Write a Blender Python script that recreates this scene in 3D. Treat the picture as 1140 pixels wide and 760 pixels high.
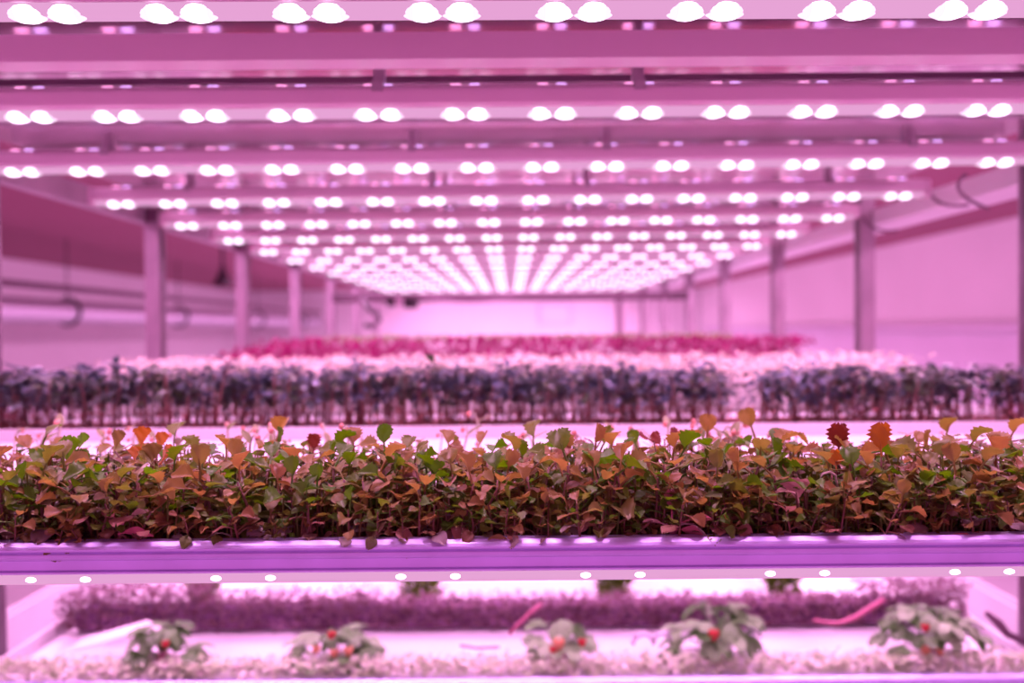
import bpy, bmesh, math, random
from mathutils import Vector, Matrix, Euler
R = math.radians
PI = math.pi
rnd = random.Random(11)
C = bpy.context.scene.collection
for o in list(bpy.data.objects): bpy.data.objects.remove(o)

# ------------------------------------------------------------------ camera
EYE = 1.5
F = 907.0
cam_d = bpy.data.cameras.new('camera'); cam = bpy.data.objects.new('camera', cam_d); C.objects.link(cam)
bpy.context.scene.camera = cam
cam_d.sensor_width = 36; cam_d.lens = F / 1140 * 36
cam_d.clip_start = 0.01; cam_d.clip_end = 60
PITCH, YAW, ROLL = -0.82, 0.09, 0.47
rot = Matrix.Rotation(R(-YAW), 4, 'Z') @ Matrix.Rotation(R(90 + PITCH), 4, 'X') @ Matrix.Rotation(R(-ROLL), 4, 'Z')
cam.matrix_world = Matrix.Translation((0, 0, EYE)) @ rot
cam_d.dof.use_dof = True; cam_d.dof.focus_distance = 0.575; cam_d.dof.aperture_fstop = 3.6
rot3 = rot.to_3x3()
def P(px, py, Y):
    """world point on the ray of a pixel at depth Y"""
    v = rot3 @ Vector(((px - 570) / F, (380 - py) / F, -1.0))
    v = v * (Y / v.y)
    return Vector((v.x, v.y, v.z + EYE))
def H(h): return EYE + h

# ------------------------------------------------------------------ exposure, world, area lights
sc = bpy.context.scene
sc.view_settings.view_transform = 'Standard'; sc.view_settings.look = 'None'
sc.view_settings.gamma = 1; sc.view_settings.use_curve_mapping = False
sc.view_settings.exposure = 0.0
sc.cycles.use_denoising = True
sc.cycles.max_bounces = 7; sc.cycles.diffuse_bounces = 4; sc.cycles.glossy_bounces = 3
sc.cycles.transmission_bounces = 4; sc.cycles.transparent_max_bounces = 4
sc.cycles.sample_clamp_indirect = 4
sc.cycles.caustics_reflective = False; sc.cycles.caustics_refractive = False
w = bpy.data.worlds.new('world'); sc.world = w; w.use_nodes = True
w.node_tree.nodes['Background'].inputs[0].default_value = (1.0, 0.22, 0.74, 1)
w.node_tree.nodes['Background'].inputs[1].default_value = 1.0
GROW = (1.0, 0.40, 0.88)
def area(name, loc, sx, sy, power, col, rotx=0, roty=0, spread=180):
    l = bpy.data.lights.new(name, 'AREA'); l.shape = 'RECTANGLE'; l.size = sx; l.size_y = sy
    l.energy = power; l.color = col; l.spread = R(spread)
    o = bpy.data.objects.new(name, l); C.objects.link(o); o.location = loc
    o.rotation_euler = (rotx, roty, 0)
    return o
# added area lights brightening the walls, no fixtures, hidden above the upper trays
area('aisle_wall_fill', (-1.75, 7.5, H(0.70)), 0.12, 13, 330, (1.0, 0.40, 0.86), 0, R(-24))
area('aisle_wall_fill', (1.75, 7.5, H(0.70)), 0.12, 13, 320, (1.0, 0.42, 0.86), 0, R(24))
area('far_aisle_light', (0.0, 12.5, H(0.70)), 3.2, 0.4, 130, (1.0, 0.46, 0.92), R(10), 0)

# ------------------------------------------------------------------ helpers
def obj(name, me_or_bm, mat=None, parent=None, smooth=False):
    if isinstance(me_or_bm, bmesh.types.BMesh):
        me = bpy.data.meshes.new(name); me_or_bm.normal_update(); me_or_bm.to_mesh(me); me_or_bm.free()
    else: me = me_or_bm
    if smooth:
        for p in me.polygons: p.use_smooth = True
    if mat is not None:
        for m in (mat if isinstance(mat, (list, tuple)) else [mat]): me.materials.append(m)
    o = bpy.data.objects.new(name, me); C.objects.link(o)
    if parent is not None: o.parent = parent
    return o
def tag(o, label, cat, group=None, kind=None):
    o['label'] = label; o['category'] = cat
    if group: o['group'] = group
    if kind: o['kind'] = kind
    return o
def thing(name, label, cat, loc=(0, 0, 0), rot=(0, 0, 0), group=None):
    o = bpy.data.objects.new(name, None); C.objects.link(o); o.empty_display_size = .02
    o.location = loc; o.rotation_euler = rot
    return tag(o, label, cat, group)
def struct(name, bm, mat, label=None):
    o = obj(name, bm, mat); o['kind'] = 'structure'
    if label: o['label'] = label
    return o
def copy_tree(o, parent=None):
    c = o.copy(); C.objects.link(c); c.parent = parent
    for ch in list(o.children): copy_tree(ch, c)
    return c
def box(bm, c, s, bev=0):
    r = bmesh.ops.create_cube(bm, size=1, matrix=Matrix.Translation(c) @ Matrix.Diagonal((s[0], s[1], s[2], 1)))
    if bev:
        vs = r['verts']; es = list({e for v in vs for e in v.link_edges})
        bmesh.ops.bevel(bm, geom=es, offset=bev, segments=2, affect='EDGES')
    return bm
def boxb(c, s, bev=0): return box(bmesh.new(), c, s, bev)
def prism_x(bm, prof, x0, x1):
    """profile in (y,z), extruded along x"""
    a = [bm.verts.new((x0, p[0], p[1])) for p in prof]; b = [bm.verts.new((x1, p[0], p[1])) for p in prof]
    n = len(prof)
    for i in range(n): bm.faces.new((a[i], a[(i + 1) % n], b[(i + 1) % n], b[i]))
    bm.faces.new(a[::-1]); bm.faces.new(b)
    return bm
def prism_y(bm, prof, y0, y1):
    a = [bm.verts.new((p[0], y0, p[1])) for p in prof]; b = [bm.verts.new((p[0], y1, p[1])) for p in prof]
    n = len(prof)
    for i in range(n): bm.faces.new((a[i], b[i], b[(i + 1) % n], a[(i + 1) % n]))
    bm.faces.new(a); bm.faces.new(b[::-1])
    return bm
def prism_z(bm, prof, z0, z1):
    a = [bm.verts.new((p[0], p[1], z0)) for p in prof]; b = [bm.verts.new((p[0], p[1], z1)) for p in prof]
    n = len(prof)
    for i in range(n): bm.faces.new((a[i], a[(i + 1) % n], b[(i + 1) % n], b[i]))
    bm.faces.new(a[::-1]); bm.faces.new(b)
    return bm
def tube(bm, pts, rad, n=6, cap=True):
    pts = [Vector(p) for p in pts]
    if not isinstance(rad, (list, tuple)): rad = [rad] * len(pts)
    rings = []
    for i, p in enumerate(pts):
        t = (pts[min(i + 1, len(pts) - 1)] - pts[max(i - 1, 0)]).normalized()
        u = t.cross(Vector((0, 0, 1)) if abs(t.z) < .9 else Vector((1, 0, 0))).normalized(); v = t.cross(u)
        rings.append([bm.verts.new(p + (u * math.cos(2 * PI * k / n) + v * math.sin(2 * PI * k / n)) * rad[i]) for k in range(n)])
    for a, b in zip(rings, rings[1:]):
        for k in range(n): bm.faces.new((a[k], a[(k + 1) % n], b[(k + 1) % n], b[k]))
    if cap:
        bm.faces.new(rings[0][::-1]); bm.faces.new(rings[-1])
    return bm
def ball(bm, c, r, sx=1, sy=1, sz=1, sub=2):
    bmesh.ops.create_icosphere(bm, subdivisions=sub, radius=1, matrix=Matrix.Translation(c) @ Matrix.Diagonal((r * sx, r * sy, r * sz, 1)))
    return bm

# ------------------------------------------------------------------ materials
def mat(name, col, rough=.5, metal=0, noise=0, nscale=20, col2=None, bump=0, spec=.5):
    m = bpy.data.materials.new(name); m.use_nodes = True; nt = m.node_tree; b = nt.nodes['Principled BSDF']
    b.inputs['Roughness'].default_value = rough; b.inputs['Metallic'].default_value = metal
    b.inputs['Specular IOR Level'].default_value = spec
    b.inputs['Base Color'].default_value = (*col, 1)
    if noise or bump:
        n = nt.nodes.new('ShaderNodeTexNoise'); n.inputs['Scale'].default_value = nscale; n.inputs['Detail'].default_value = 4
        tc = nt.nodes.new('ShaderNodeTexCoord'); nt.links.new(tc.outputs['Object'], n.inputs['Vector'])
        if noise:
            r = nt.nodes.new('ShaderNodeValToRGB'); nt.links.new(n.outputs[0], r.inputs[0])
            r.color_ramp.elements[0].position = .35; r.color_ramp.elements[1].position = .65
            c2 = col2 or tuple(c * (1 - noise) for c in col)
            r.color_ramp.elements[0].color = (*c2, 1); r.color_ramp.elements[1].color = (*col, 1)
            nt.links.new(r.outputs[0], b.inputs['Base Color'])
        if bump:
            bp = nt.nodes.new('ShaderNodeBump'); bp.inputs['Strength'].default_value = bump; bp.inputs['Distance'].default_value = .002
            nt.links.new(n.outputs[0], bp.inputs['Height']); nt.links.new(bp.outputs[0], b.inputs['Normal'])
    return m
def emis(name, col, s):
    m = bpy.data.materials.new(name); m.use_nodes = True; nt = m.node_tree; nt.nodes.clear()
    e = nt.nodes.new('ShaderNodeEmission'); e.inputs[0].default_value = (*col, 1); e.inputs[1].default_value = s
    o = nt.nodes.new('ShaderNodeOutputMaterial'); nt.links.new(e.outputs[0], o.inputs[0])
    return m
def leafmat(name, stops, trans=.45, rough=.45, island=False, veins=True, spec=.35):
    """leaf surface: colour picked per leaf from the stops, blotched by noise, part translucent"""
    m = bpy.data.materials.new(name); m.use_nodes = True; nt = m.node_tree; nt.nodes.clear()
    N = nt.nodes.new; L = nt.links.new
    out = N('ShaderNodeOutputMaterial'); pb = N('ShaderNodeBsdfPrincipled'); tr = N('ShaderNodeBsdfTranslucent'); mx = N('ShaderNodeMixShader')
    pb.inputs['Roughness'].default_value = rough; pb.inputs['Specular IOR Level'].default_value = spec
    if island: g = N('ShaderNodeNewGeometry'); src = g.outputs['Random Per Island']
    else: g = N('ShaderNodeObjectInfo'); src = g.outputs['Random']
    tc = N('ShaderNodeTexCoord'); nz = N('ShaderNodeTexNoise'); nz.inputs['Scale'].default_value = 160; nz.inputs['Detail'].default_value = 3
    L(tc.outputs['Object'], nz.inputs['Vector'])
    a = N('ShaderNodeMath'); a.operation = 'MULTIPLY_ADD'; L(nz.outputs[0], a.inputs[0]); a.inputs[1].default_value = .22
    s = N('ShaderNodeMath'); s.operation = 'SUBTRACT'; L(src, s.inputs[0]); s.inputs[1].default_value = .11; L(s.outputs[0], a.inputs[2])
    r = N('ShaderNodeValToRGB'); L(a.outputs[0], r.inputs[0])
    els = r.color_ramp.elements
    while len(els) < len(stops): els.new(.5)
    for e, (p, c) in zip(els, stops): e.position = p; e.color = (*c, 1)
    L(r.outputs[0], pb.inputs['Base Color'])
    g2 = N('ShaderNodeHueSaturation'); L(r.outputs[0], g2.inputs['Color']); g2.inputs['Saturation'].default_value = 1.12; g2.inputs['Value'].default_value = 1.1
    L(g2.outputs[0], tr.inputs[0]); mx.inputs[0].default_value = trans
    bp = N('ShaderNodeBump'); bp.inputs['Strength'].default_value = .35; bp.inputs['Distance'].default_value = .0006
    L(nz.outputs[0], bp.inputs['Height']); L(bp.outputs[0], pb.inputs['Normal'])
    L(pb.outputs[0], mx.inputs[1]); L(tr.outputs[0], mx.inputs[2]); L(mx.outputs[0], out.inputs[0])
    return m
M = {}
M['wall'] = mat('painted_wall', (.80, .74, .78), .7, noise=.05, nscale=1.2)
M['wall_low'] = mat('wall_lower', (.70, .60, .74), .6, noise=.05, nscale=2)
M['ceiling'] = mat('ceiling_panel', (.36, .12, .19), .75, noise=.08, nscale=.8)
M['floor'] = mat('floor_epoxy', (.55, .52, .55), .35, noise=.12, nscale=3)
M['rail'] = mat('violet_tinted_rail', (.66, .60, 1.0), .34, .4, noise=.10, nscale=30, bump=.08)  # violet light from the lower level put into the base colour
M['tray'] = mat('white_plastic', (.84, .82, .84), .35, noise=.04, nscale=8)
M['galv'] = mat('galvanised_steel', (.50, .40, .46), .45, .35, noise=.2, nscale=14)
M['sheet'] = mat('polished_underside', (.88, .66, .78), .16, .65, noise=.06, nscale=5)
M['white'] = mat('white_housing', (.80, .60, .70), .4)
M['lens'] = emis('clear_cover_glow', (1.0, .46, .84), .80)
M['led'] = emis('led_dome', (.98, .74, 1.0), 3.4)
M['ledglow'] = emis('led_bloom', (1.0, .72, .97), 1.35)  # bloom round the diodes, given as emission
M['topglow_r'] = emis('added_glow_red', (1.0, .35, .75), 4)
M['topglow_b'] = emis('added_glow_blue', (.75, .40, 1.0), 4)
M['dark'] = mat('dark_plastic', (.035, .02, .03), .5)
M['darkmetal'] = mat('dark_metal', (.16, .08, .13), .5, .4)
M['darkbar'] = mat('dark_painted_bar', (.07, .03, .05), .6)
M['duct'] = mat('spiral_duct', (.60, .58, .66), .35, .6)
M['felt'] = mat('growing_mat', (.12, .05, .04), .95, noise=.5, nscale=120, bump=.6)
M['felt_red'] = mat('red_growing_mat', (.42, .13, .12), .95, noise=.6, nscale=90, bump=.8)
M['felt_pale'] = mat('pale_growing_mat', (.70, .66, .62), .95, noise=.25, nscale=90, bump=.6)
M['lowmat'] = mat('purple_growing_mat', (.30, .14, .30), .9, noise=.4, nscale=60)
# leaves
ORANGE = (.37, .25, .075); RUST = (.29, .15, .06); OLIVE = (.20, .22, .04); GREEN = (.11, .27, .02); BROWN = (.12, .08, .03)
M['kale'] = leafmat('kale_leaf', [(0, RUST), (.18, ORANGE), (.38, (.30, .23, .06)), (.52, OLIVE), (.75, (.11, .22, .022)), (1, GREEN)], .5, rough=.36, spec=.6)
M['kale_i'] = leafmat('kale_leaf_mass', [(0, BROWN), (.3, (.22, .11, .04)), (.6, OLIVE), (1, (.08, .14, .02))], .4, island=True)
M['cot'] = leafmat('cotyledon', [(0, (.42, .20, .14)), (.25, (.50, .28, .20)), (.45, (.24, .15, .06)), (.7, (.34, .28, .26)), (.85, (.16, .18, .04)), (1, (.14, .20, .03))], .38, spec=.5)
M['pink'] = leafmat('pink_leaf', [(0, (.62, .24, .24)), (1, (.55, .16, .20))], .4)
M['palepink'] = leafmat('pale_leaf', [(0, (.55, .40, .32)), (1, (.45, .26, .22))], .35)
M['redleaf'] = leafmat('dark_red_leaf', [(0, (.20, .05, .03)), (1, (.26, .06, .04))], .4)
M['orange'] = leafmat('orange_leaf', [(0, (.50, .20, .05)), (1, (.42, .18, .05))], .45)
M['brightgreen'] = leafmat('bright_green_leaf', [(0, (.13, .34, .02)), (1, (.17, .36, .03))], .5)
M['oliveleaf'] = leafmat('olive_leaf', [(0, (.22, .20, .05)), (1, (.26, .18, .05))], .3)
M['stem'] = mat('kale_stem', (.20, .07, .05), .5, noise=.4, nscale=60, col2=(.12, .06, .03))
M['stem_mag'] = mat('magenta_stem', (.46, .13, .22), .45)
M['stem_pale'] = mat('pale_stem', (.55, .50, .36), .5, noise=.2, nscale=80)
M['radish'] = leafmat('tall_seedling_leaf', [(0, (.07, .10, .13)), (.4, (.11, .14, .19)), (.7, (.09, .13, .06)), (1, (.17, .20, .27))], .2, spec=.7, rough=.35)
M['radish_stem'] = mat('tall_seedling_stem', (.20, .13, .08), .5, noise=.5, nscale=70, col2=(.22, .06, .07))
M['coat'] = mat('pink_seed_coat', (.78, .30, .24), .45, noise=.2, nscale=90)
M['sproutleaf'] = leafmat('sprout_leaf', [(0, (.34, .32, .18)), (1, (.22, .24, .10))], .4)
M['magenta'] = leafmat('magenta_crop', [(0, (.22, .01, .08)), (.6, (.36, .02, .16)), (1, (.27, .05, .12))], .3, island=True)
M['magtop'] = leafmat('green_crop_tops', [(0, (.20, .30, .08)), (1, (.30, .40, .14))], .4, island=True)
M['palecrop'] = leafmat('pale_sprouts', [(0, (.80, .74, .60)), (1, (.74, .62, .58))], .3, island=True)
M['lowpurple'] = leafmat('purple_cress', [(0, (.16, .07, .07)), (.5, (.28, .15, .20)), (1, (.36, .22, .30))], .3, island=True)
M['lowpale'] = leafmat('pale_cress', [(0, (.50, .62, .36)), (.5, (.74, .80, .60)), (1, (.80, .74, .70))], .3, island=True)
M['straw'] = leafmat('strawberry_leaf', [(0, (.05, .13, .02)), (.5, (.14, .28, .09)), (1, (.38, .54, .30))], .25, spec=.7)
M['berry'] = mat('strawberry_red', (.50, .03, .03), .35, noise=.25, nscale=200)
M['berry_o'] = mat('unripe_berry', (.62, .30, .14), .4, noise=.2, nscale=200)
M['greenclump'] = leafmat('olive_clump', [(0, (.08, .13, .01)), (1, (.16, .24, .03))], .4, island=True)

# ------------------------------------------------------------------ room shell
XL, XR, YB, HC, YF = -5.0, 3.5, 15.0, 0.75, -1.2
struct('floor', boxb(((XL + XR) / 2, (YB + YF) / 2, -.05), (XR - XL + .4, YB - YF, .1)), M['floor'])
struct('ceiling', boxb(((XL + XR) / 2, (YB + YF) / 2, H(HC) + .05), (XR - XL + .4, YB - YF, .1)), M['ceiling'])
struct('wall_left', boxb((XL - .05, (YB + YF) / 2, H(HC) / 2), (.1, YB - YF, H(HC))), M['wall'])
struct('wall_right', boxb((XR + .05, (YB + YF) / 2, H(HC) / 2), (.1, YB - YF, H(HC))), M['wall'])
struct('wall_back', boxb(((XL + XR) / 2, YB + .05, H(HC) / 2), (XR - XL + .4, .1, H(HC))), M['wall'])
struct('trim_1', boxb((XR - .03, 7, H(-.015)), (.06, 15, .06), .005), M['wall_low'])
struct('trim_2', boxb((XR - .01, 7, H(-.70)), (.02, 15, 1.28)), M['wall_low'])
bm = bmesh.new()
for x0, x1, z0, z1 in ((0.0, .62, .34, .38), (0.0, .62, -.02, .02), (0.0, .04, .02, .34), (.58, .62, .02, .34)):
    box(bm, ((x0 + x1) / 2 + .50, YB - .03, H((z0 + z1) / 2 + .10)), (x1 - x0, .06, z1 - z0))
struct('window_1', bm, M['wall_low'])

# ------------------------------------------------------------------ rack
TH, LH, UH = -.139, -.491, .297         # tray, lower tray, underside of upper tray (heights about the eye)
D = .094
PX = .80
def make_post():
    t = thing('rack_post', '', 'post')
    bm = bmesh.new(); a, b, th = .016, .018, .003
    prof = [(-a, -b), (a, -b), (a, -b + th), (-a + th, -b + th), (-a + th, b - th), (a, b - th), (a, b), (-a, b)]
    prism_z(bm, prof, .02, H(.60)); obj('upright', bm, M['galv'], t)
    f = boxb((0, 0, .01), (.06, .06, .02), .003); obj('foot_plate', f, M['darkmetal'], t)
    for h in (LH - .02, TH - .02, .262): obj('bracket', boxb((0, -.019, H(h)), (.028, .004, .03), .001), M['darkmetal'], t)
    return t
post0 = make_post(); first = True
YP = [1.24 + .6 * k for k in range(7)]
ordn = ['nearest in view', 'second', 'third', 'fourth', 'fifth', 'sixth', 'seventh']
lab_post = ['steel rack post, {s}, cut by the picture edge beside the dark seedlings',
            'steel rack post on the {s} side rising behind the tall dark seedlings',
            'steel rack post on the {s} side at the near end of the magenta crop',
            'steel rack post on the {s} side halfway along the magenta crop',
            'steel rack post on the {s} side carrying the far crossbar with cables',
            'steel rack post on the {s} side just behind the far crossbar',
            'steel rack post on the {s} side at the very end of the LED rows']
for k, y in enumerate(YP):
    for s in (-1, 1):
        p = post0 if first else copy_tree(post0); first = False
        p.location = (s * PX, y, 0)
        if s > 0: p.rotation_euler = (0, 0, PI)
        p['label'] = lab_post[k].format(s='left' if s < 0 else 'right'); p['group'] = 'rack posts'

def tray(y0, y1, h, label, x=.765, group='growing trays'):
    t = thing('growing_tray', label, 'tray', (0, y0, H(h)), group=group)
    L = y1 - y0
    bm = bmesh.new()                                     # ribbed aluminium front rail
    prism_x(bm, [(0, -.001), (.0035, .001), (.012, .001), (.012, -.0195), (.001, -.0195), (-.0012, -.0185), (-.0012, -.0175), (.0010, -.0167),
                 (.0010, -.0105), (-.0018, -.0092), (-.0022, -.0075), (-.0018, -.006), (-.0004, -.005), (-.0014, -.004), (-.0016, -.0026), (-.0006, -.0016)], -x - .01, x + .01)
    obj('front_rail', bm, M['rail'], t)
    bm = bmesh.new(); box(bm, (0, L / 2, -.010), (2 * x - .02, L - .03, .004))
    for s in (-1, 1): box(bm, (s * (x - .004), L / 2, -.004), (.008, L - .03, .026), .001)
    box(bm, (0, L - .012, -.004), (2 * x - .02, .006, .026), .001)
    obj('tray_bed', bm, M['tray'], t)
    return t
tray(.533, 1.120, TH, 'near white growing tray behind the sharp purple aluminium lip, holding the kale')
tray(1.133, 1.720, TH, 'second white growing tray, carrying the tall dark seedlings and pale sprouts')
tray(1.733, 2.320, TH, 'third white growing tray, carrying the magenta crop')
tray(1.133, 1.720, LH, 'lower level white growing tray with strawberries and purple cress')
tray(1.733, 2.320, LH, 'bright white lower tray beyond the purple cress')
tray(2.333, 2.920, LH, 'farthest lower level white tray under the rack')

# side rails of the levels
def rail(name, x0, x1, h0, h1, y0, y1, label, m):
    bm = bmesh.new(); t = .003
    prof = [(x0, H(h0)), (x1, H(h0)), (x1, H(h1)), (x1 - t, H(h1)), (x1 - t, H(h0) + t), (x0 + t, H(h0) + t), (x0 + t, H(h1)), (x0, H(h1))]
    prism_y(bm, prof, y0, y1); return tag(obj(name, bm, m), label, 'rail')
rail('side_rail', .812, .90, .226, .262, .5, 4.9, 'long pale side channel along the right ends of the LED rows', M['tray'])
rail('side_rail', -.835, -.812, .245, .285, .5, 4.9, 'narrow steel side rail along the left ends of the LED rows', M['galv'])
rail('side_rail', -.840, -.812, LH - .02, LH + .035, .9, 4.9, 'pale lower side rail at the left end of the lower trays', M['tray'])
rail('side_rail', .812, .840, LH - .02, LH + .035, .9, 4.9, 'pale lower side rail at the right end of the lower trays', M['tray'])
rail('side_rail', -.835, -.812, TH - .035, TH - .005, .5, 4.9, 'steel side rail at the left end of the crop trays', M['galv'])
rail('side_rail', .812, .835, TH - .035, TH - .005, .5, 4.9, 'steel side rail at the right end of the crop trays', M['galv'])

# upper trays: their polished undersides close the level from above
edges = [.545, 1.145, 1.745, 2.345, 2.945, 3.545, 4.145, 4.86]
for k in range(7):
    t = thing('upper_tray', ['tray overhead above the nearest two LED bars', 'tray overhead above the third and fourth LED bars',
              'tray overhead above the fifth and sixth LED bars', 'tray overhead above the seventh and eighth LED bars', 'tray overhead above the ninth and tenth LED bars',
              'tray overhead above the eleventh and twelfth LED bars', 'tray overhead above the last LED bars'][k] + ', polished metal underside', 'tray', (0, edges[k], H(UH)), group='upper trays')
    L = edges[k + 1] - edges[k] - .02
    obj('underside', boxb((0, L / 2 + .01, .002), (1.56, L, .004)), M['sheet'], t)
    bm = bmesh.new()
    for yy in (.0, L + .01): prism_x(bm, [(yy, -.004), (yy + .012, -.004), (yy + .012, .03), (yy, .03)], -.78, .78)
    obj('edge_profile', bm, M['galv'], t)
# cross members under the first upper trays
def cross(y, h0, h1, label, m=None, dep=.03):
    bm = bmesh.new(); z0, z1 = H(h0), H(h1)
    prism_x(bm, [(y, z0), (y + dep, z0), (y + dep, z1), (y + dep - .003, z1), (y + dep - .003, z0 + .003), (y + .003, z0 + .003), (y + .003, z1), (y, z1)], -.79, .79)
    return tag(obj('cross_beam', bm, m or M['galv']), label, 'beam', 'cross beams')
cross(.790, .262, .288, 'steel cross beam overhead between the first and second LED bars', M['white'])
cross(.925, .280, .288, 'thin dark cross beam just behind the second LED bar', M['darkmetal'], .012)
cross(1.30, .268, .290, 'cross beam overhead between the third and fourth LED bars')
cross(1.90, .268, .290, 'cross beam overhead between the fifth and sixth LED bars')
cb = P(380, 330, 3.62)
b = cross(3.62, cb.z - EYE - .026, cb.z - EYE + .008, 'far crossbar spanning the rack below the last LED bars', M['darkbar'])

# ------------------------------------------------------------------ LED bars
def make_led():
    t = thing('led_grow_light', '', 'light')
    bm = bmesh.new()
    prism_x(bm, [(-.016, .008), (-.016, .022), (-.011, .028), (.011, .028), (.016, .022), (.016, .008), (.012, .004), (-.012, .004)], -.755, .755)
    obj('housing', bm, M['white'], t)
    bm = bmesh.new()
    prism_x(bm, [(-.0100, .004), (.0100, .004), (.0095, .0), (.006, -.0035), (-.006, -.0035), (-.0095, .0)], -.750, .750)
    obj('lens_cover', bm, M['lens'], t)
    bm = bmesh.new()
    for s in (-1, 1): box(bm, (s * .757, 0, .012), (.008, .034, .030), .002)
    obj('end_cap', bm, M['white'], t)
    for q in (-.58, -.14, .14, .58):
        bm = bmesh.new(); prism_x(bm, [(-.018, .020), (.018, .020), (.018, .031), (.006, .031), (.006, .054), (-.006, .054), (-.006, .031), (-.018, .031)], q - .006, q + .006)
        obj('hanger', bm, M['galv'], t)
    bm = bmesh.new(); mats = [M['led'], M['topglow_r'], M['topglow_b'], M['ledglow']]
    # one capsule swelling round the two diodes; its dimmer faces imitate bloom
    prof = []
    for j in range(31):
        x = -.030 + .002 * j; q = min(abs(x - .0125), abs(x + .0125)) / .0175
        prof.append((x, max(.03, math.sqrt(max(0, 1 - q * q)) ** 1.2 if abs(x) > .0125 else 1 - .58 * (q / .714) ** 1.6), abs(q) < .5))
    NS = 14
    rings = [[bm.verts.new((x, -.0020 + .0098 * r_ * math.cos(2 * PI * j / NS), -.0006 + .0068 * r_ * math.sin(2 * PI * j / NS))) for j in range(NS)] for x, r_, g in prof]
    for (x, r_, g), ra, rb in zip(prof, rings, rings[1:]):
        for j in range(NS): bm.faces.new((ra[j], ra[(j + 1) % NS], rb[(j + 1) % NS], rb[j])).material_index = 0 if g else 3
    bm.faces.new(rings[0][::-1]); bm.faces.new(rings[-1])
    for i, q in enumerate((-.010, .010)):  # emissive blocks added on top to show as dim reflections overhead
        r = bmesh.ops.create_cube(bm, size=1, matrix=Matrix.Translation((q, 0, .0290)) @ Matrix.Diagonal((.011, .010, .003, 1)))
        for f in {f for v in r['verts'] for f in v.link_faces}: f.material_index = 1 + i
        bm.edges.new((r['verts'][0], rings[4][2]))
    me = bpy.data.meshes.new('led_module'); bm.to_mesh(me); bm.free()
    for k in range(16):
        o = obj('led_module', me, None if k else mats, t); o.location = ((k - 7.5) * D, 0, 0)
    return t
led0 = make_led()
nm = ['nearest', 'second', 'third', 'fourth', 'fifth', 'sixth', 'seventh', 'eighth', 'ninth', 'tenth', 'eleventh', 'twelfth', 'thirteenth', 'fourteenth', 'farthest']
ext = ['its lamps stretched along the top edge of the picture', 'crossing the whole frame above the third bar', 'its left end showing at the picture edge',
       'its ends just inside both picture edges', 'its ends meeting the second pair of posts']
tilt = [-.2, -.03, .12, .15, .24]
for k in range(15):
    o = led0 if k == 0 else copy_tree(led0)
    y = .588 + .30 * k
    h = .237 - (.009 if k == 0 else .002 if k == 1 else 0)
    o.location = (0, y, H(h)); o.rotation_euler = (0, -R(tilt[min(k, 4)]), 0)
    o['label'] = f'{nm[k]} white LED grow bar overhead' + (', ' + ext[k] if k < 5 else ', counted away from the camera'); o['group'] = 'overhead LED bars'
    l = area('led_bar_light', (0, y, H(h - .010)), 1.48, .02, 4.3, GROW, spread=128)
# lower level LED bars, below the crop trays
def make_led_low():
    t = thing('led_strip_light', '', 'light')
    obj('housing', boxb((0, .0, .010), (1.50, .030, .012), .002), M['white'], t)
    bm = bmesh.new(); prism_x(bm, [(-.013, .004), (.013, .004), (.010, -.0045), (-.010, -.0045)], -.745, .745)
    obj('lens_cover', bm, M['lens'], t)
    bm = bmesh.new()
    for q in (-.019, .019): bmesh.ops.create_uvsphere(bm, u_segments=8, v_segments=5, radius=1, matrix=Matrix.Translation((q, -.009, -.0005)) @ Matrix.Diagonal((.0045, .006, .0024, 1)))
    bm.verts.ensure_lookup_table(); bm.edges.new((bm.verts[0], bm.verts[-1]))
    me = bpy.data.meshes.new('led_module'); bm.to_mesh(me); bm.free(); me.materials.append(M['led'])
    for k in range(-5, 6):
        o = obj('led_module', me, None, t); o.location = (k * .129 - .059, 0, 0)
    return t
low0 = make_led_low()
for k, y in enumerate((.578, .878, 1.178, 1.478, 1.778, 2.078)):
    o = low0 if k == 0 else copy_tree(low0)
    o.location = (0, y, H(TH - .032)); o['group'] = 'lower LED strips'
    o['label'] = ['LED strip tucked directly beneath the near purple tray lip', 'second LED strip under the near tray, behind the lip strip', 'third LED strip, above the strawberries and pale cress',
                  'fourth LED strip, above the purple cress', 'fifth LED strip under the crop trays', 'rearmost LED strip under the crop trays'][k]
    area('led_strip_light_source', (0, y, H(TH - .043)), 1.46, .02, 3.4 if k else 1.3, GROW, spread=140)

# cables from the bar ends to the right channel
for k, (a, m_, b_) in enumerate((((1150, 176), (1110, 215), (1180, 222)), ((1036, 216), (1044, 232), (1078, 228)), ((960, 242), (975, 262), (1000, 256)))):
    y = .588 + .3 * (k + 2)
    q0, q1, q2 = P(*a, y), P(*m_, y - .05), P(*b_, y - .1)
    if k == 0: q0, q1, q2 = P(1075, 194, 1.22), P(1050, 214, 1.3), P(1100, 232, 1.36)
    pts = [q0 * (1 - t) ** 2 + q1 * 2 * t * (1 - t) + q2 * t * t for t in [i / 8 for i in range(9)]]
    tag(obj('power_cable', tube(bmesh.new(), pts, .0028, 6), M['darkmetal'], smooth=True),
        ['dark cable curling from the third LED bar towards the side channel', 'dark cable from the right end of the fourth LED bar', 'dark cable from the right end of the fifth LED bar'][k], 'cable', 'LED bar cables')

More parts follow.
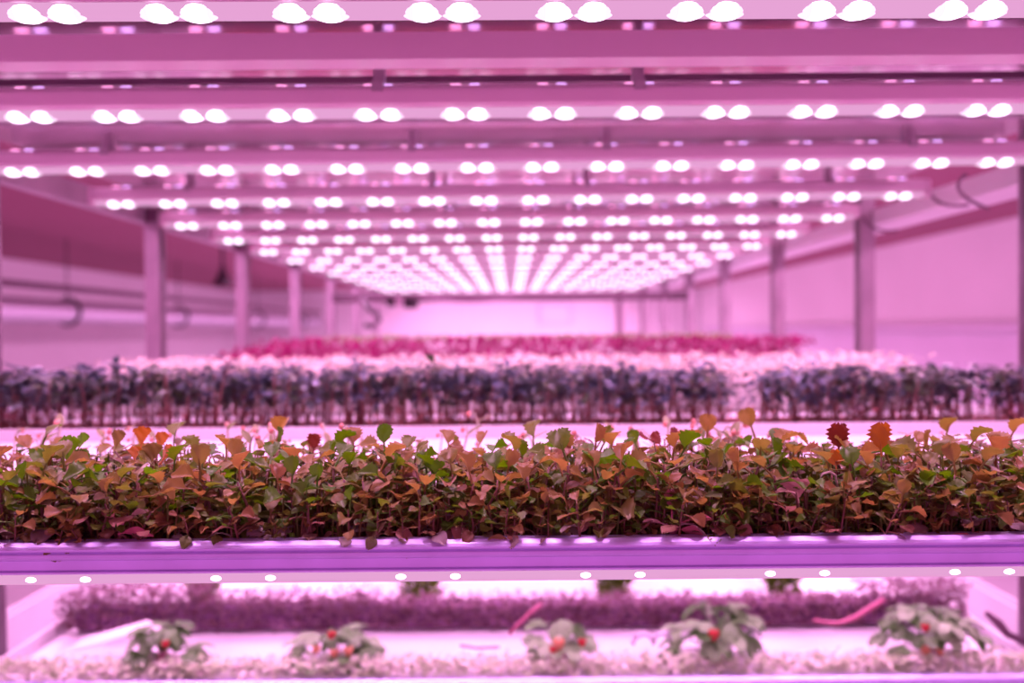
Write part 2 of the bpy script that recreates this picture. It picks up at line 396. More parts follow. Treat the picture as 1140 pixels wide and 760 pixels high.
# ------------------------------------------------------------------ far fittings
t = thing('ventilation_duct', 'round spiral ventilation duct hanging along the left wall', 'duct', (0, 0, 0))
c0 = P(0, 344, 5.6); dx, dz = c0.x, c0.z
bm = bmesh.new(); n = 20; nr = 150; y0, y1 = 3.2, 14.8; rings = []
for i in range(nr):
    y = y0 + (y1 - y0) * i / (nr - 1); r = .092 + (.003 if i % 2 else 0)
    rings.append([bm.verts.new((dx + r * math.cos(2 * PI * k / n), y, dz + r * math.sin(2 * PI * k / n))) for k in range(n)])
for a, b_ in zip(rings, rings[1:]):
    for k in range(n): bm.faces.new((a[k], a[(k + 1) % n], b_[(k + 1) % n], b_[k]))
obj('duct_shell', bm, M['duct'], t, True)
for q in (6.45, 8.6, 11.3, 13.6):
    bm = bmesh.new(); pts = [(dx + .105 * math.cos(a), q, dz + .105 * math.sin(a)) for a in [2 * PI * i / 24 for i in range(25)]]
    tube(bm, pts, .013, 6); tube(bm, [(dx, q, dz + .1), (dx, q, H(HC))], .006, 5)
    obj('strap', bm, M['dark'], t)
p0 = P(0, 318, 5.6)
tag(obj('water_pipe', tube(bmesh.new(), [(p0.x + .06, 3.2, p0.z + .02), (p0.x + .06, 14.8, p0.z + .01)], .026, 10), M['darkmetal'], smooth=True), 'thin dark pipe running just above the spiral duct', 'pipe')
# hanging bell shape in front of the left wall
p = P(248, 318, 6.6)
t = thing('hanging_lamp', 'small dark hanging lamp between the first two left posts', 'lamp', p)
bm = bmesh.new(); prof = [(.075, 0), (.068, .03), (.047, .07), (.03, .11), (.02, .15), (.017, .17)]
rings = [[bm.verts.new((r * math.cos(2 * PI * k / 14), r * math.sin(2 * PI * k / 14), z)) for k in range(14)] for r, z in prof]
for a, b_ in zip(rings, rings[1:]):
    for k in range(14): bm.faces.new((a[k], a[(k + 1) % 14], b_[(k + 1) % 14], b_[k]))
obj('lamp_shade', bm, M['dark'], t, True)
obj('cord', tube(bmesh.new(), [(0, 0, .165), (0, 0, H(HC) - p.z)], .013, 6), M['dark'], t)
# boxes and cables on the far crossbar
p = P(448, 337, 3.58)
t = thing('junction_box', 'black electrical box with a pale centre hanging below the far crossbar', 'box', p)
obj('housing', boxb((.038, 0, 0), (.062, .04, .050), .006), M['dark'], t)
obj('bracket', boxb((-.050, 0, .004), (.034, .04, .040), .004), M['dark'], t)
obj('socket_face', boxb((-.012, -.005, .003), (.036, .03, .034), .004), M['white'], t)
pts = [P(404, 331, 3.61), P(410, 343, 3.5), P(420, 349, 3.5), P(422, 357, 3.5), P(414, 364, 3.5), P(406, 361, 3.5)]
tag(obj('hose_hook', tube(bmesh.new(), pts, .012, 8), M['dark'], smooth=True), 'black curved hook beyond the left end of the far crossbar', 'hook')
pts = [P(470 + 105 * i / 10, 331 + 5 * math.sin(PI * i / 10), 3.6) for i in range(11)]
tag(obj('power_cable', tube(bmesh.new(), pts, .005, 6), M['darkmetal'], smooth=True), 'dark cable sagging along the middle of the far crossbar', 'cable', 'LED bar cables')
for px, lb in ((690, 'slim far pipe left of the blue-lit post'), (717, 'second slim far pipe beside the right far posts')):
    a = P(px, 370, 7.0)
    tag(obj('stand_pipe', tube(bmesh.new(), [(a.x, 7, 0), (a.x, 7, H(.6))], .03, 8), M['darkmetal'], smooth=True), lb, 'pipe', 'stand pipes')

# ------------------------------------------------------------------ leaves
def leaf_bm(bm, L, W, kind='kale', cup=.25, droop=.3, seed=0, mtx=None, nl=10, nw=4, pet=.0, twist=0, tooth=.09):
    """a blade along +X, its upper side +Z; kind sets the outline"""
    r = random.Random(seed); mtx = mtx or Matrix()
    rows = []
    ph = r.random() * 6
    for i in range(nl + 1):
        t = i / nl
        if kind == 'kale':
            wd = (.12 + .88 * math.sin(PI / 2 * min(1, max(0, t - .04) / .56)) ** 1.1) * (1 if t < .62 else math.sqrt(max(0, 1 - ((t - .62) / .42) ** 2)))
            if t < .10: wd = .12
            wd *= 1 + tooth * (1 if i % 2 else -.6) * (t > .2) * (1 if nl > 7 else .5) + r.uniform(-.05, .05)
        elif kind == 'fan':
            wd = .14 + .86 * min(1, (t * 1.25)) ** 1.1
            if t > .85: wd *= 1 - (t - .85) * 2.2
            wd *= 1 + (.10 if i % 2 else -.05)
        elif kind == 'cot':
            wd = math.sin(PI * min(1, t * .93 + .03)) ** .75
            if t > .93: wd *= .85
        else:
            wd = math.sin(PI * (t * .94 + .03)) ** .8
        row = []
        for j in range(-nw, nw + 1):
            v = j / nw
            x = L * t
            if kind in ('fan', 'kale') and t > .65:                      # scalloped tip
                x += (L * .055 * math.cos(v * 9 + ph) - L * (.11 if kind == 'fan' else .02) * v * v) * (t - .65) / .35
            if kind == 'cot' and t > .8: x += L * .10 * (abs(v) - .35) * (t - .8) / .2
            y = W / 2 * wd * v
            z = cup * abs(y) ** 1.3 * (1 / (W / 2)) ** .3 - droop * L * t * t + W * .07 * math.sin(t * 8 + v * 5 + ph) * t
            a = twist * t; y, z = y * math.cos(a) - z * math.sin(a), y * math.sin(a) + z * math.cos(a)
            row.append(bm.verts.new(mtx @ Vector((x + pet, y, z))))
        rows.append(row)
    for a, b_ in zip(rows, rows[1:]):
        for j in range(2 * nw): bm.faces.new((a[j], a[j + 1], b_[j + 1], b_[j]))
    if pet:
        p = [mtx @ Vector((0, 0, -pet * .25)), mtx @ Vector((pet * .5, 0, -pet * .08)), mtx @ Vector((pet, 0, 0)), mtx @ Vector((pet + L * .35, 0, -.0002))]
        tube(bm, p, [.0008, .0007, .0006, .0003], 4, False)
    return bm
def leaf_mesh(name, *a, **k):
    bm = leaf_bm(bmesh.new(), *a, **k); me = bpy.data.meshes.new(name); bm.to_mesh(me); bm.free()
    for p in me.polygons: p.use_smooth = True
    return me
KL = []
for i in range(8):
    me = leaf_mesh('kale_leaf', .0110 + .0013 * (i % 3), .0095 + .0015 * (i % 3), 'fan' if i == 3 else 'kale', cup=.3 + .3 * (i % 3), droop=(.05, .28, .42, -.22)[i % 4], seed=i, pet=.008, nl=11, tooth=.13)
    me.materials.append(M['kale']); KL.append(me)
CL = []
for i in range(5):
    me = leaf_mesh('cotyledon', .0095 + .001 * (i % 3), .0115 + .001 * (i % 2), 'cot', cup=.15 - .1 * (i % 2), droop=.25 + .15 * (i % 3), seed=20 + i, nl=7, nw=3, pet=.006)
    me.materials.append(M['cot']); CL.append(me)

def leaf_obj(name, me, parent, loc, az, el, tw=0, s=1):
    o = obj(name, me, None, parent); o.location = loc
    o.rotation_euler = (Matrix.Rotation(az, 3, 'Z') @ Matrix.Rotation(-el, 3, 'Y') @ Matrix.Rotation(tw, 3, 'X')).to_euler()
    o.scale = (s, s, s); return o
def make_kale(i):
    r = random.Random(100 + i)
    t = thing('kale_seedling', '', 'plant')
    Hh = .036; bend = (r.uniform(-.006, .006), r.uniform(-.006, .006))
    pts = [Vector((bend[0] * q * q, bend[1] * q * q, Hh * q)) for q in (0, .3, .6, 1)]
    obj('stem', tube(bmesh.new(), pts, [.0011, .0010, .0009, .0007], 5), M['stem'], t, True)
    top = pts[-1]; a0 = r.random() * 6.28
    for k in range(2):
        leaf_obj('cotyledon', r.choice(CL), t, pts[1] + Vector((0, 0, r.uniform(-.004, .008))), a0 + k * PI + r.uniform(-.4, .4), r.uniform(-.25, .35), r.uniform(-.4, .4), r.uniform(.95, 1.3))
    n = r.choice((6, 7, 7))
    for k in range(n):
        q = top - Vector((0, 0, .003 * k)) if k < 4 else pts[2] - Vector((0, 0, .004 * (k - 4)))
        leaf_obj('leaf', r.choice(KL), t, q, a0 + PI / 2 + k * 2.3 + r.uniform(-.4, .4), r.uniform(-.35, .6) if k else r.uniform(.3, 1.3), r.uniform(-.6, .6), r.uniform(.75, 1.05))
    return t
protos = [make_kale(i) for i in range(9)]; used = [False] * 9
FRONT = .548
lab = {'front': 'kale seedling at the tray lip', 'mid': 'kale seedling in mid crop',
       'back': 'kale seedling at the crop\'s rear edge'}
grp = {'front': 'kale seedlings along the tray lip', 'mid': 'kale seedlings in mid crop', 'back': 'kale seedlings at the rear edge'}
def zone(px):
    z = [(70, 'at the far left of the frame'), (130, 'left of the first strawberry plant'), (235, 'above the first strawberry plant'), (320, 'between the first two strawberry plants'),
         (430, 'above the second strawberry plant'), (500, 'just right of the second strawberry plant'), (570, 'just left of the smallest strawberry plant'), (675, 'above the smallest strawberry plant'),
         (745, 'left of the tallest strawberry plant'), (850, 'above the tallest strawberry plant'), (960, 'left of the widest strawberry plant'), (1090, 'above the widest strawberry plant'), (9999, 'at the far right end')]
    return next(n for lim, n in z if px < lim)
def lean(a): return (Matrix.Rotation(a, 3, 'Y') @ Matrix.Rotation(rnd.uniform(-.12, .12), 3, 'X') @ Matrix.Rotation(rnd.uniform(0, 6.28), 3, 'Z')).to_euler()
def lw(a): return 'right-leaning' if a > .055 else 'left-leaning' if a < -.055 else 'upright'
def put_kale(x, y, z, s, where, tiltx=0):
    i = rnd.randrange(9)
    o = copy_tree(protos[i]) if used[i] else protos[i]; used[i] = True
    o.location = (x, y, z); o.scale = (s, s, s)
    ln = rnd.uniform(-.22, .22); o.rotation_euler = (Matrix.Rotation(tiltx, 3, 'X') @ lean(ln).to_matrix()).to_euler()
    hs = 'short' if s < .75 else 'tall' if s > .98 else 'middling'
    o['label'] = f"{hs} {lw(ln)} {lab[where]}, {zone(571 + x * F / y)}"; o['group'] = grp[where]
    return o
Z0 = H(TH) - .008 + .004
nk = 0
for row, (y, cnt, where) in enumerate(((.547, 74, 'front'), (.560, 60, 'front'), (.577, 48, 'mid'), (.598, 38, 'mid'), (.624, 30, 'mid'), (.655, 22, 'back'), (.685, 18, 'back'))):
    half = .36 + (y - .549) * .75
    for k in range(cnt):
        x = -half + 2 * half * (k + .5 + rnd.uniform(-.4, .4)) / cnt
        s = (rnd.uniform(.86, 1.2) if row < 2 else rnd.uniform(.98, 1.32)) if row else rnd.uniform(.38, .85)
        put_kale(x, y + rnd.uniform(-.006, .008), Z0, s * (1.02 if row < 5 else 1.0), where, R(9) if row == 0 else 0); nk += 1

def scatter(name, mt, n, area_f, leaffn, label, cat, stems=None):
    """one uncountable mass: many small leaves in one mesh"""
    bm = bmesh.new()
    for i in range(n):
        p, mtx = area_f(i)
        leaffn(bm, Matrix.Translation(p) @ mtx, i)
        if stems: tube(bm, [(p.x + rnd.uniform(-.003, .003), p.y, stems), (p.x, p.y, p.z)], .0007, 3, False)
    return tag(obj(name, bm, mt, None, True), label, cat, kind='stuff')
def rmat(el0=-.2, el1=.9):
    return (Matrix.Rotation(rnd.uniform(0, 6.28), 4, 'Z') @ Matrix.Rotation(-rnd.uniform(el0, el1), 4, 'Y') @ Matrix.Rotation(rnd.uniform(-.5, .5), 4, 'X'))
def af(i):
    y = rnd.uniform(.546, .715); h = rnd.uniform(.003, .036 if y < .58 else .046)
    return Vector((rnd.uniform(-.38, .38) * (1 + (y - .55) * 1.6), y, Z0 + h)), rmat()
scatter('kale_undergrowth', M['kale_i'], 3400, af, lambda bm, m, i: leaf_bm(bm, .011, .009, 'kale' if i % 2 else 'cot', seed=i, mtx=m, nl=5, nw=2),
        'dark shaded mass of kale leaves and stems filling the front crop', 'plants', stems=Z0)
tag(obj('growing_mat', boxb((0, .635, H(TH) - .0048), (1.0, .18, .006), .001), M['felt']), 'dark growing mat beneath the front kale crop', 'mat')

# singled-out seedlings in the front crop
def hero(label, basex, leaves, stem_m='stem', y=.56, topz=None, bendx=0):
    base = P(basex, 603, y); base.z = Z0
    t = thing('kale_seedling', label, 'plant', base, group=None)
    zs = []
    for (px, py, yy, L, W, kind, m, az, el, tw) in leaves:
        p = P(px, py, yy); loc = p - base; zs.append(loc)
        me = leaf_mesh('leaf', L, W, kind, cup=.2, droop=.15, seed=int(px), pet=.004, nl=12, tooth=.22 if m in ('redleaf', 'orange') and kind == 'kale' else .09); me.materials.append(M[m])
        leaf_obj('leaf', me, t, loc, R(az), R(el), R(tw))
    bm = bmesh.new()
    for l in zs:
        tube(bm, [Vector((0, 0, 0)), Vector((l.x * .25 + bendx * .3, l.y * .3, l.z * .35)), Vector((l.x * .6 + bendx * .3, l.y * .7, l.z * .75)), l], [.0012, .0011, .0009, .0006], 6)
    obj('stem', bm, M[stem_m], t, True)
    return t
hero('tall seedling with one upright deeply toothed dark red leaf, left of the orange one', 936, [(934, 506, .62, .020, .016, 'kale', 'redleaf', 90, 86, 180), (930, 512, .62, .010, .008, 'cot', 'kale', 175, 25, 0), (941, 508, .62, .010, .008, 'cot', 'kale', 0, 35, 0)], y=.62)
hero('tallest seedling, one upright orange toothed leaf on a thin dark stem', 981, [(981, 508, .60, .021, .017, 'kale', 'orange', 92, 84, 180)], y=.60)
hero('seedling with a pale drooping fan leaf on a long bare stem', 890, [(889, 560, .55, .013, .022, 'fan', 'palepink', 95, 70, 180), (886, 548, .549, .009, .012, 'cot', 'palepink', 165, 5, 0)], y=.552, stem_m='stem')
hero('magenta-stemmed seedling with large bright pink leaves sprawling to the tray lip', 748, [(752, 588, .545, .017, .011, 'leaf', 'pink', -8, -8, -50), (760, 580, .543, .014, .010, 'cot', 'pink', -5, 12, -40), (742, 583, .545, .012, .009, 'leaf', 'palepink', 178, 12, 30), (748, 572, .546, .012, .009, 'kale', 'pink', 90, 70, 180)], stem_m='stem_mag', y=.552)
hero('magenta-stemmed seedling with narrow pink leaves left of the beige lip leaves', 135, [(132, 580, .545, .011, .007, 'kale', 'pink', 160, 30, -30), (138, 578, .545, .012, .008, 'kale', 'palepink', 15, 25, -40)], stem_m='stem_mag', y=.552)
hero('seedling with a large pale pink oval leaf resting near the lip at far left', 148, [(132, 593, .543, .021, .011, 'leaf', 'pink', -4, 2, -50)], y=.55)
hero('seedling with one big olive two-lobed leaf hanging over the purple lip', 60, [(66, 600, .536, .010, .017, 'cot', 'oliveleaf', -88, -72, 0)], y=.55)
hero('seedling with a single narrow dark leaf dangling over the lip', 452, [(453, 599, .536, .009, .006, 'leaf', 'oliveleaf', -86, -76, 0)], y=.55)
hero('seedling whose beige oval leaf rests on the lip right of centre', 545, [(535, 604, .536, .014, .010, 'leaf', 'oliveleaf', 8, 8, -55)], y=.55)
hero('seedling with a pale pink leaf resting on the lip near the right edge', 1062, [(1050, 595, .540, .018, .009, 'leaf', 'pink', 2, -8, -45), (1090, 592, .542, .014, .005, 'leaf', 'palepink', 4, -12, -40)], y=.55)
hero('seedling with a broad bright green leaf standing up at far left', 72, [(74, 518, .60, .018, .017, 'fan', 'brightgreen', 92, 74, 180)], y=.60)
hero('seedling with a bright green fan leaf near the left crop edge', 84, [(86, 503, .64, .012, .013, 'fan', 'brightgreen', 70, 62, 180)], y=.64)
hero('seedling with an orange leaf standing up beside a rust one, upper left', 160, [(157, 500, .64, .014, .014, 'fan', 'orange', 100, 75, 180), (128, 502, .64, .013, .014, 'fan', 'oliveleaf', 80, 70, 180), (176, 504, .64, .013, .013, 'fan', 'orange', 80, 65, 180)], y=.64)
hero('seedling with a golden fan leaf between two rust-red leaves, left', 166, [(168, 520, .60, .014, .016, 'fan', 'oliveleaf', 92, 78, 180), (150, 516, .60, .010, .010, 'fan', 'orange', 115, 55, 180), (178, 518, .60, .013, .013, 'fan', 'orange', 60, 55, 180)], y=.60)
hero('seedling with a bright green blade facing the camera, centre left', 486, [(484, 537, .575, .012, .014, 'fan', 'brightgreen', 88, 72, 180), (472, 528, .58, .012, .010, 'cot', 'palepink', 175, -5, -50)], y=.58)
hero('seedling with two vivid green upright leaves, right of centre', 690, [(676, 534, .585, .013, .014, 'fan', 'brightgreen', 110, 68, 180), (698, 532, .585, .013, .013, 'fan', 'brightgreen', 70, 66, 180)], y=.585)
hero('seedling with a broad yellow-green leaf rising diagonally, right', 872, [(866, 545, .57, .020, .016, 'kale', 'brightgreen', 50, 48, 150)], y=.57)
hero('seedling with dark red lobed leaves poking above the crop, right of centre', 738, [(738, 500, .66, .012, .011, 'kale', 'redleaf', 140, 55, 160), (744, 498, .66, .014, .010, 'kale', 'redleaf', 45, 55, 160), (728, 492, .66, .010, .008, 'kale', 'redleaf', 170, 30, 160)], y=.66)
hero('seedling with a small deep red leaf standing above the crop, left of centre', 349, [(349, 506, .66, .013, .011, 'kale', 'redleaf', 92, 80, 180)], y=.66, stem_m='stem_mag')
hero('seedling with a round rust-red leaf just below the tall red one', 928, [(931, 524, .58, .011, .012, 'cot', 'orange', 90, 76, 180)], y=.58)
pts = [P(913, 545, .568), P(912, 535, .566), P(916, 527, .565), P(924, 525, .565), P(930, 529, .566), P(932, 540, .568)]
b0 = P(922, 603, .57); b0.z = Z0
tag(obj('bent_stem', tube(bmesh.new(), [(pts[0].x, .57, Z0)] + pts + [(pts[-1].x, .57, Z0)], .0009, 6), M['stem_pale'], smooth=True), 'pale stem bent into a hoop below the round rust-red leaf', 'stem')

# ------------------------------------------------------------------ pink-tipped sprouts behind the kale
def make_sprout(i):
    r = random.Random(300 + i); t = thing('pink_tipped_sprout', '', 'sprout')
    h = .034; b = r.uniform(-.008, .008); hook = r.choice((-1, 1)) * .004
    pts = [Vector((0, 0, 0)), Vector((b * .3, 0, h * .4)), Vector((b * .8, 0, h * .85)), Vector((b + hook * .5, 0, h)), Vector((b + hook, 0, h - .001))]
    obj('stem', tube(bmesh.new(), pts, [.0008, .0008, .0007, .0006, .0006], 5), M['stem_pale'], t, True)
    obj('seed_coat', ball(bmesh.new(), pts[-1] + Vector((hook * .3, 0, -.0005)), .0016, 1, 1, 1.25, 1), M['coat'], t, True)
    bm = bmesh.new(); leaf_bm(bm, .011, .0045, 'leaf', seed=i, mtx=Matrix.Translation(pts[2]) @ Matrix.Rotation(r.uniform(0, 6), 4, 'Z') @ Matrix.Rotation(-.9 * r.choice((1, 1, -1)), 4, 'Y'), nl=5, nw=2)
    obj('leaf', bm, M['sproutleaf'], t, True)
    return t
sp = [make_sprout(i) for i in range(6)]; su = [False] * 6
def put_sprout(x, y, s, label, group):
    i = rnd.randrange(6); o = copy_tree(sp[i]) if su[i] else sp[i]; su[i] = True
    o.location = (x, y, H(TH) - .0075); o.scale = (s,) * 3; o.rotation_euler = (rnd.uniform(-.15, .15), rnd.uniform(-.25, .25), rnd.uniform(0, 6.28))
    o['label'] = label; o['group'] = group
clus = [(300, 470), (60, 460), (330, 480), (470, 465), (560, 486), (620, 472), (710, 468), (745, 470), (860, 466), (400, 470), (150, 470), (795, 456), (1080, 478)]
for k in range(84):
    px = rnd.choice(clus)[0] + rnd.gauss(0, 26) if k % 3 else rnd.uniform(-20, 1160)
    y = rnd.uniform(.72, .86)
    put_sprout((px - 571) * y / F, y, rnd.uniform(1.0, 1.75), 'pink-tipped sprout behind the kale, ' + zone(px), 'pink-tipped sprouts')
tag(obj('growing_mat', boxb((0, .82, H(TH) - .0068), (1.2, .20, .002), .0005), M['felt_pale']), 'thin white mat under the pink-tipped sprouts', 'mat')

# ------------------------------------------------------------------ tall dark seedlings on the second tray
def make_tall(i):
    r = random.Random(500 + i); t = thing('tall_seedling', '', 'plant')
    h = .068; b = r.uniform(-.010, .010), r.uniform(-.006, .006)
    pts = [Vector((b[0] * q * q, b[1] * q * q, h * q)) for q in (0, .3, .6, 1)]
    obj('stem', tube(bmesh.new(), pts, [.0013, .0012, .0011, .0009], 5), M['radish_stem'], t, True)
    bm = bmesh.new(); a0 = r.random() * 6.28
    for k in range(10):
        q = 1 if k < 3 else r.uniform(.55, .95)
        p = Vector((b[0] * q * q, b[1] * q * q, h * q))
        leaf_bm(bm, r.uniform(.012, .018), r.uniform(.007, .0095), 'leaf', cup=.15, droop=r.uniform(.3, .8), seed=k, nl=6, nw=2, pet=.005,
                mtx=Matrix.Translation(p) @ Matrix.Rotation(a0 + k * 2.2, 4, 'Z') @ Matrix.Rotation(-r.uniform(-.1, .9), 4, 'Y') @ Matrix.Rotation(r.uniform(-.5, .5), 4, 'X'))
    obj('foliage', bm, M['radish'], t, True)
    return t
tl = [make_tall(i) for i in range(10)]; tu = [False] * 10
k = att = 0
while k < 300:
    att += 1
    x = -.76 + 1.52 * ((att * .61803399) % 1); y = rnd.uniform(1.152, 1.235)
    px = 571 + x * F / y
    if 812 < px < 850 and rnd.random() < .85: continue
    if 1085 < px < 1105 and rnd.random() < .7: continue
    s = rnd.uniform(.88, 1.20) * (1.06 if px < 700 else .98)
    if rnd.random() < .04: s *= 1.15
    i = rnd.randrange(10); o = copy_tree(tl[i]) if tu[i] else tl[i]; tu[i] = True
    ln = rnd.uniform(-.16, .16); o.location = (x, y, H(TH) - .003); o.scale = (s, s, s); o.rotation_euler = lean(ln)
    a = 'left of' if px < 811 else 'right of'
    o['label'] = f"{'high' if s > 1.15 else 'low' if s < 1.0 else 'medium'} {lw(ln)} dark seedling, {'front' if y < 1.19 else 'rear'} of second row, {zone(px)}"
    o['group'] = 'tall dark seedlings in the second row'
    k += 1
tag(obj('growing_mat', boxb((0, 1.208, H(TH) - .0035), (1.5, .115, .008), .002), M['felt_red']), 'reddish growing mat under the tall dark seedlings', 'mat')
def af(i): return Vector((rnd.uniform(-.75, .75), rnd.uniform(1.145, 1.19), H(TH) + .026 * rnd.random() ** 1.6)), rmat(0, 1.4)
scatter('seed_hulls', M['felt_red'], 2600, af, lambda bm, m, i: leaf_bm(bm, .006, .004, 'leaf', seed=i, mtx=m, nl=3, nw=1), 'reddish seed hulls and roots at the foot of the tall dark seedlings', 'hulls')

def af(i):
    while True:
        x = rnd.uniform(-.76, .76); y = rnd.uniform(1.16, 1.25); px = 571 + x * F / y
        if not (812 < px < 850 or 1085 < px < 1105) or rnd.random() < .12: return Vector((x, y, H(TH) + rnd.uniform(.026, .078) * (1.05 if px < 700 else .95))), rmat(-.3, .9)
scatter('seedling_foliage', leafmat('tall_seedling_mass', [(0, (.06, .06, .08)), (.4, (.11, .12, .17)), (.65, (.13, .11, .08)), (1, (.11, .15, .05))], .2, island=True, spec=.7), 3600, af, lambda bm, m, i: leaf_bm(bm, .014, .009, 'leaf', seed=i, mtx=m, nl=4, nw=1),
        'crowded dark purple leaves between the tall seedlings of the second row', 'plants')
sm = bmesh.new()
for q in range(800):
    p, _ = af(q); tube(sm, [(p.x + rnd.uniform(-.006, .006), p.y, H(TH)), (p.x, p.y, p.z)], .0008, 3, False)
tag(obj('seedling_stems', sm, M['radish_stem']), 'thicket of thin brown stems under the crowded dark purple leaves', 'stems', kind='stuff')
# ------------------------------------------------------------------ pale sprouts and magenta crop farther back
def af(i):
    y = rnd.uniform(1.42, 1.68); return Vector((rnd.uniform(-.735, .735), y, H(TH) + rnd.uniform(.035, .085))), rmat(0, 1.2)
scatter('pale_sprout_mass', M['palecrop'], 5200, af, lambda bm, m, i: leaf_bm(bm, .014, .009, 'leaf', seed=i, mtx=m, nl=3, nw=1), 'dense bed of whitish sprouts between the dark seedlings and the magenta crop', 'plants')
tag(obj('growing_block', boxb((0, 1.55, H(TH) + .020), (1.48, .27, .056), .006), M['felt_pale']), 'thick white growing block under the whitish sprouts', 'block')
def af(i):
    y = rnd.uniform(1.93, 2.28); x = rnd.uniform(-.73, .73)
    return Vector((x, y, H(TH) + rnd.uniform(.04, .112) * (1 - .35 * max(0, (-x - .60) / .13)))), rmat(.4, 1.5)
scatter('magenta_crop', M['magenta'], 5200, af, lambda bm, m, i: leaf_bm(bm, .018, .009, 'leaf', seed=i, mtx=m, nl=3, nw=1), 'bright magenta-stemmed crop far back across the rack', 'plants')
def af(i):
    y = rnd.uniform(2.15, 2.30); x = rnd.uniform(-.50, .60); return Vector((x, y, H(TH) + rnd.uniform(.108, .124))), rmat(0, .8)
scatter('green_crop_tops', M['magtop'], 900, af, lambda bm, m, i: leaf_bm(bm, .014, .009, 'leaf', seed=i, mtx=m, nl=3, nw=1), 'yellow-green leaf tops along the back of the magenta crop', 'plants')
tag(obj('growing_mat', boxb((0, 2.11, H(TH) + .012), (1.48, .38, .04), .006), M['felt_red']), 'thick red growing mat under the magenta crop', 'mat')

# ------------------------------------------------------------------ lower level
ZL = H(LH) - .008
def af(i): return Vector((rnd.uniform(-.76, .76), rnd.uniform(1.146, 1.185), ZL + rnd.uniform(.006, .026))), rmat(0, 1.2)
scatter('pale_cress', M['lowpale'], 3800, af, lambda bm, m, i: leaf_bm(bm, .010, .008, 'cot', seed=i, mtx=m, nl=3, nw=1), 'pale green cress strip along the lower tray lip', 'plants')
def af(i):
    x = rnd.uniform(-.755, .755)
    px = 571 + x * F / 1.35
    top = .076 if px < 230 else .060 if px < 420 else .048 if px < 960 else .074
    if x < -.72: top *= .8
    y = 1.335 + .065 * rnd.random() ** 1.6
    return Vector((x, y, ZL + .006 + (top - .006) * rnd.random())), rmat(0, 1.3)
scatter('purple_cress', M['lowpurple'], 15000, af, lambda bm, m, i: leaf_bm(bm, .0075, .006, 'cot', seed=i, mtx=m, nl=2, nw=1), 'long purple-brown cress row across the lower level', 'plants')
tag(obj('growing_mat', boxb((0, 1.372, ZL + .020), (1.46, .050, .036), .006), M['lowmat']), 'dark purple mat under the purple cress row', 'mat')
def make_straw(label, px, py, w, hgt, seed, fruit, dens=16, y=1.20):
    r = random.Random(seed); base = P(px, py, y); base.z = ZL
    hgt *= 1.22; t = thing('strawberry_plant', label, 'plant', base)
    obj('crown', ball(bmesh.new(), (0, 0, .016), .012, 1, 1, 1.3, 1), M['stem_mag'], t, True)
    for k in range(dens):
        a = 2 * PI * k / dens * 2.4; rr = w * (.25 + .75 * r.random()); hh = hgt * (1 - .75 * (rr / w) ** 2) * r.uniform(.8, 1.05)
        tip = Vector((math.cos(a) * rr, math.sin(a) * rr * .55, hh))
        bm = bmesh.new()
        tube(bm, [Vector((0, 0, .014)), tip * .5 + Vector((0, 0, .012)), tip], [.0016, .0014, .001], 5)
        for q in (-.9, 0, .9):
            leaf_bm(bm, r.uniform(.026, .036), r.uniform(.019, .025), 'kale', cup=.25, droop=.35, seed=seed + k, nl=8, nw=2,
                    mtx=Matrix.Translation(tip) @ Matrix.Rotation(a + q, 4, 'Z') @ Matrix.Rotation(-r.uniform(-.7, .3), 4, 'Y'))
        obj('leaf', bm, M['straw'], t, True)
    for (fx, fy, m_, s) in fruit:
        p = P(fx, fy, y - .035) - base
        bm = bmesh.new(); bmesh.ops.create_uvsphere(bm, u_segments=12, v_segments=8, radius=.0075 * s)
        for v in bm.verts: v.co.x *= (1 + v.co.z * 36) ; v.co.y *= (1 + v.co.z * 36); v.co.z *= 1.25; v.co += p
        f = obj('berry', bm, M[m_], t, True)
        bm = bmesh.new()
        for q in range(5): leaf_bm(bm, .009 * s, .004, 'leaf', seed=q, nl=3, nw=1, mtx=Matrix.Translation(p + Vector((0, 0, .012 * s))) @ Matrix.Rotation(q * 1.257, 4, 'Z') @ Matrix.Rotation(.5, 4, 'Y'))
        obj('calyx', bm, M['straw'], f, True)
    return t
make_straw('strawberry plant with pale grey-green leaves at the left end of the row', 182, 725, .052, .060, 31, [(184, 716, 'berry', .7)])
make_straw('low broad strawberry plant with orange berries, second in the row', 374, 726, .060, .058, 32, [(369, 706, 'berry', .8), (388, 724, 'berry_o', .9), (352, 722, 'berry_o', .8), (372, 726, 'berry_o', .8)])
make_straw('smallest strawberry plant with red berries hanging at its foot', 622, 726, .045, .062, 33, [(622, 716, 'berry_o', 1.1), (648, 714, 'berry', .8), (616, 722, 'berry', .8)], 12)
make_straw('tall strawberry plant topped by one upright green leaf cluster', 797, 728, .062, .082, 34, [(794, 706, 'berry', 1.1)], 20)
make_straw('widest strawberry plant in the row with a dark red berry, at the right', 1034, 724, .070, .078, 35, [(1030, 698, 'berry', .8), (1030, 722, 'berry_o', 1.0), (1046, 724, 'berry_o', .8)], 24)
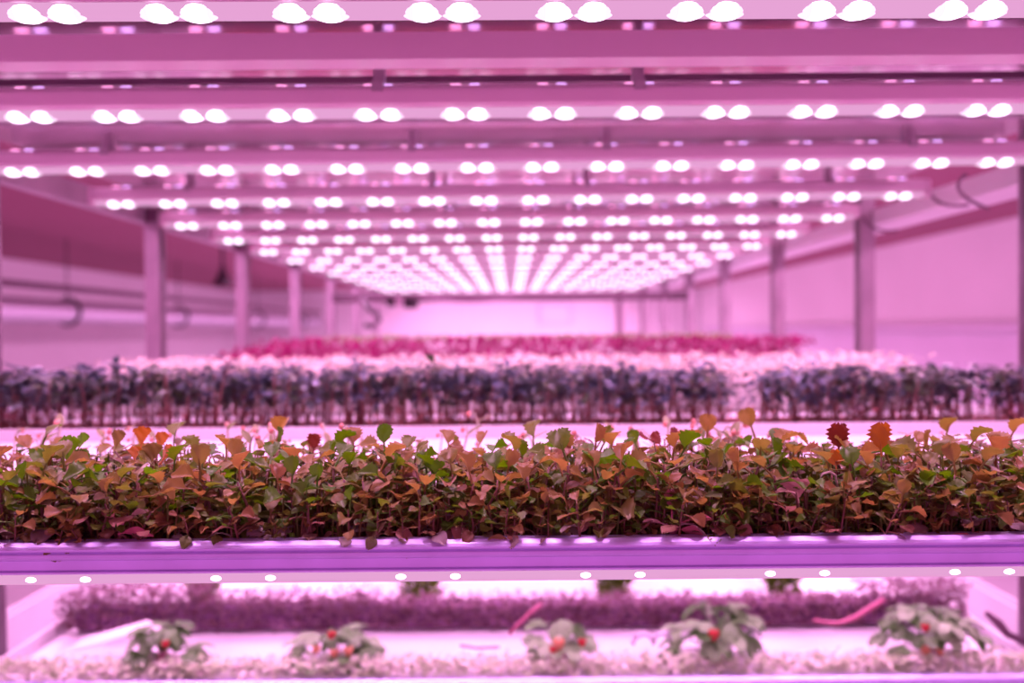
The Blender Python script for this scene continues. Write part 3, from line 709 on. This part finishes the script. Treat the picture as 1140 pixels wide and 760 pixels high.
# green clumps in the back row of the lower level
for i, (px, w_) in enumerate(((227, 20), (468, 30), (683, 24), (871, 22))):
    c = P(px, 661, 1.50); hw = w_ * 1.5 / F * 1.05
    t = thing('plant_plug', ['leftmost olive-green plant clump on the white back tray', 'largest olive-green plant clump on the white back tray, left of centre',
              'olive-green plant clump on the white back tray, right of centre', 'olive-green plant clump behind the tallest strawberry plant'][i], 'plant', (c.x, 1.50, ZL), group='olive plant clumps')
    bm = bmesh.new()
    for q in range(480):
        a, rr = rnd.uniform(0, 6.28), hw * math.sqrt(rnd.random()); h = .008 + .055 * rnd.random()
        leaf_bm(bm, .012, .009, 'leaf', seed=q, nl=3, nw=1, mtx=Matrix.Translation((rr * math.cos(a) * (.7 + 5 * h), rr * math.sin(a), h)) @ rmat(0, 1.3))
    obj('foliage', bm, M['greenclump'], t, True)
    bm = bmesh.new(); pr = [(.6, 0), (.7, .008)]
    rg = [[bm.verts.new((hw * r_ * math.cos(2 * PI * k / 14), hw * r_ * math.sin(2 * PI * k / 14), z)) for k in range(14)] for r_, z in pr]
    for k in range(14): bm.faces.new((rg[0][k], rg[0][(k + 1) % 14], rg[1][(k + 1) % 14], rg[1][k]))
    bm.faces.new(rg[1]); bm.faces.new(rg[0][::-1])
    obj('plug_pot', bm, M['tray'], t, True)
# runners, folded sheet, loops
def curve_pts(pp, y):
    return [P(a, b_, y) for a, b_ in pp]
tag(obj('runner_stem', tube(bmesh.new(), curve_pts([(905, 690), (930, 694), (950, 688), (968, 677), (984, 667)], 1.215), [.002, .003, .004, .0045, .003], 8), M['stem_mag'], smooth=True), 'pink runner stem slanting up to the widest strawberry plant', 'stem')
tag(obj('runner_stem', tube(bmesh.new(), curve_pts([(567, 705), (578, 694), (590, 682), (603, 672)], 1.215), .0028, 8), M['stem_mag'], smooth=True), 'pink runner stem left of the smallest strawberry plant', 'stem')
tag(obj('runner_stem', tube(bmesh.new(), curve_pts([(512, 718), (530, 721), (556, 720)], 1.19), .0022, 6), M['coat'], smooth=True), 'short pink stem lying on the white tray left of the smallest strawberry', 'stem')
tag(obj('runner_stem', tube(bmesh.new(), curve_pts([(1098, 682), (1112, 694), (1122, 706), (1145, 716)], 1.22), [.004, .007, .006, .005], 8), M['darkmetal'], smooth=True), 'dark thick stem drooping off the right end of the purple cress', 'stem')
bm = bmesh.new()
q = [P(75, 727, 1.20), P(150, 706, 1.215), P(172, 719, 1.20)]
dp = Vector((.0, .045, .004)); up = Vector((0, 0, .002))
vs = [[bm.verts.new(p + o_) for p in q] for o_ in (Vector(), dp, dp + up, up)]
for a in range(4):
    for k in range(2): bm.faces.new((vs[a][k], vs[a][k + 1], vs[(a + 1) % 4][k + 1], vs[(a + 1) % 4][k]))
bm.faces.new([v[0] for v in vs]); bm.faces.new([v[2] for v in vs][::-1])
tag(obj('folded_sheet', bm, M['tray']), 'white folded plastic sheet in front of the left end of the purple cress', 'sheet')
for i, (px, py, rr) in enumerate(((716, 717, .015), (737, 713, .012))):
    c = P(px, py, 1.19)
    bm = bmesh.new(); tube(bm, [c + Vector((rr * math.cos(a), 0, rr * math.sin(a))) for a in [PI * j / 10 for j in range(11)]], .003, 6)
    tag(obj('hose_loop', bm, M['duct'], smooth=True), ['larger grey hose loop left of the tall strawberry plant', 'smaller grey hose loop touching the tall strawberry plant'][i], 'hose')
bpy.context.view_layer.update()
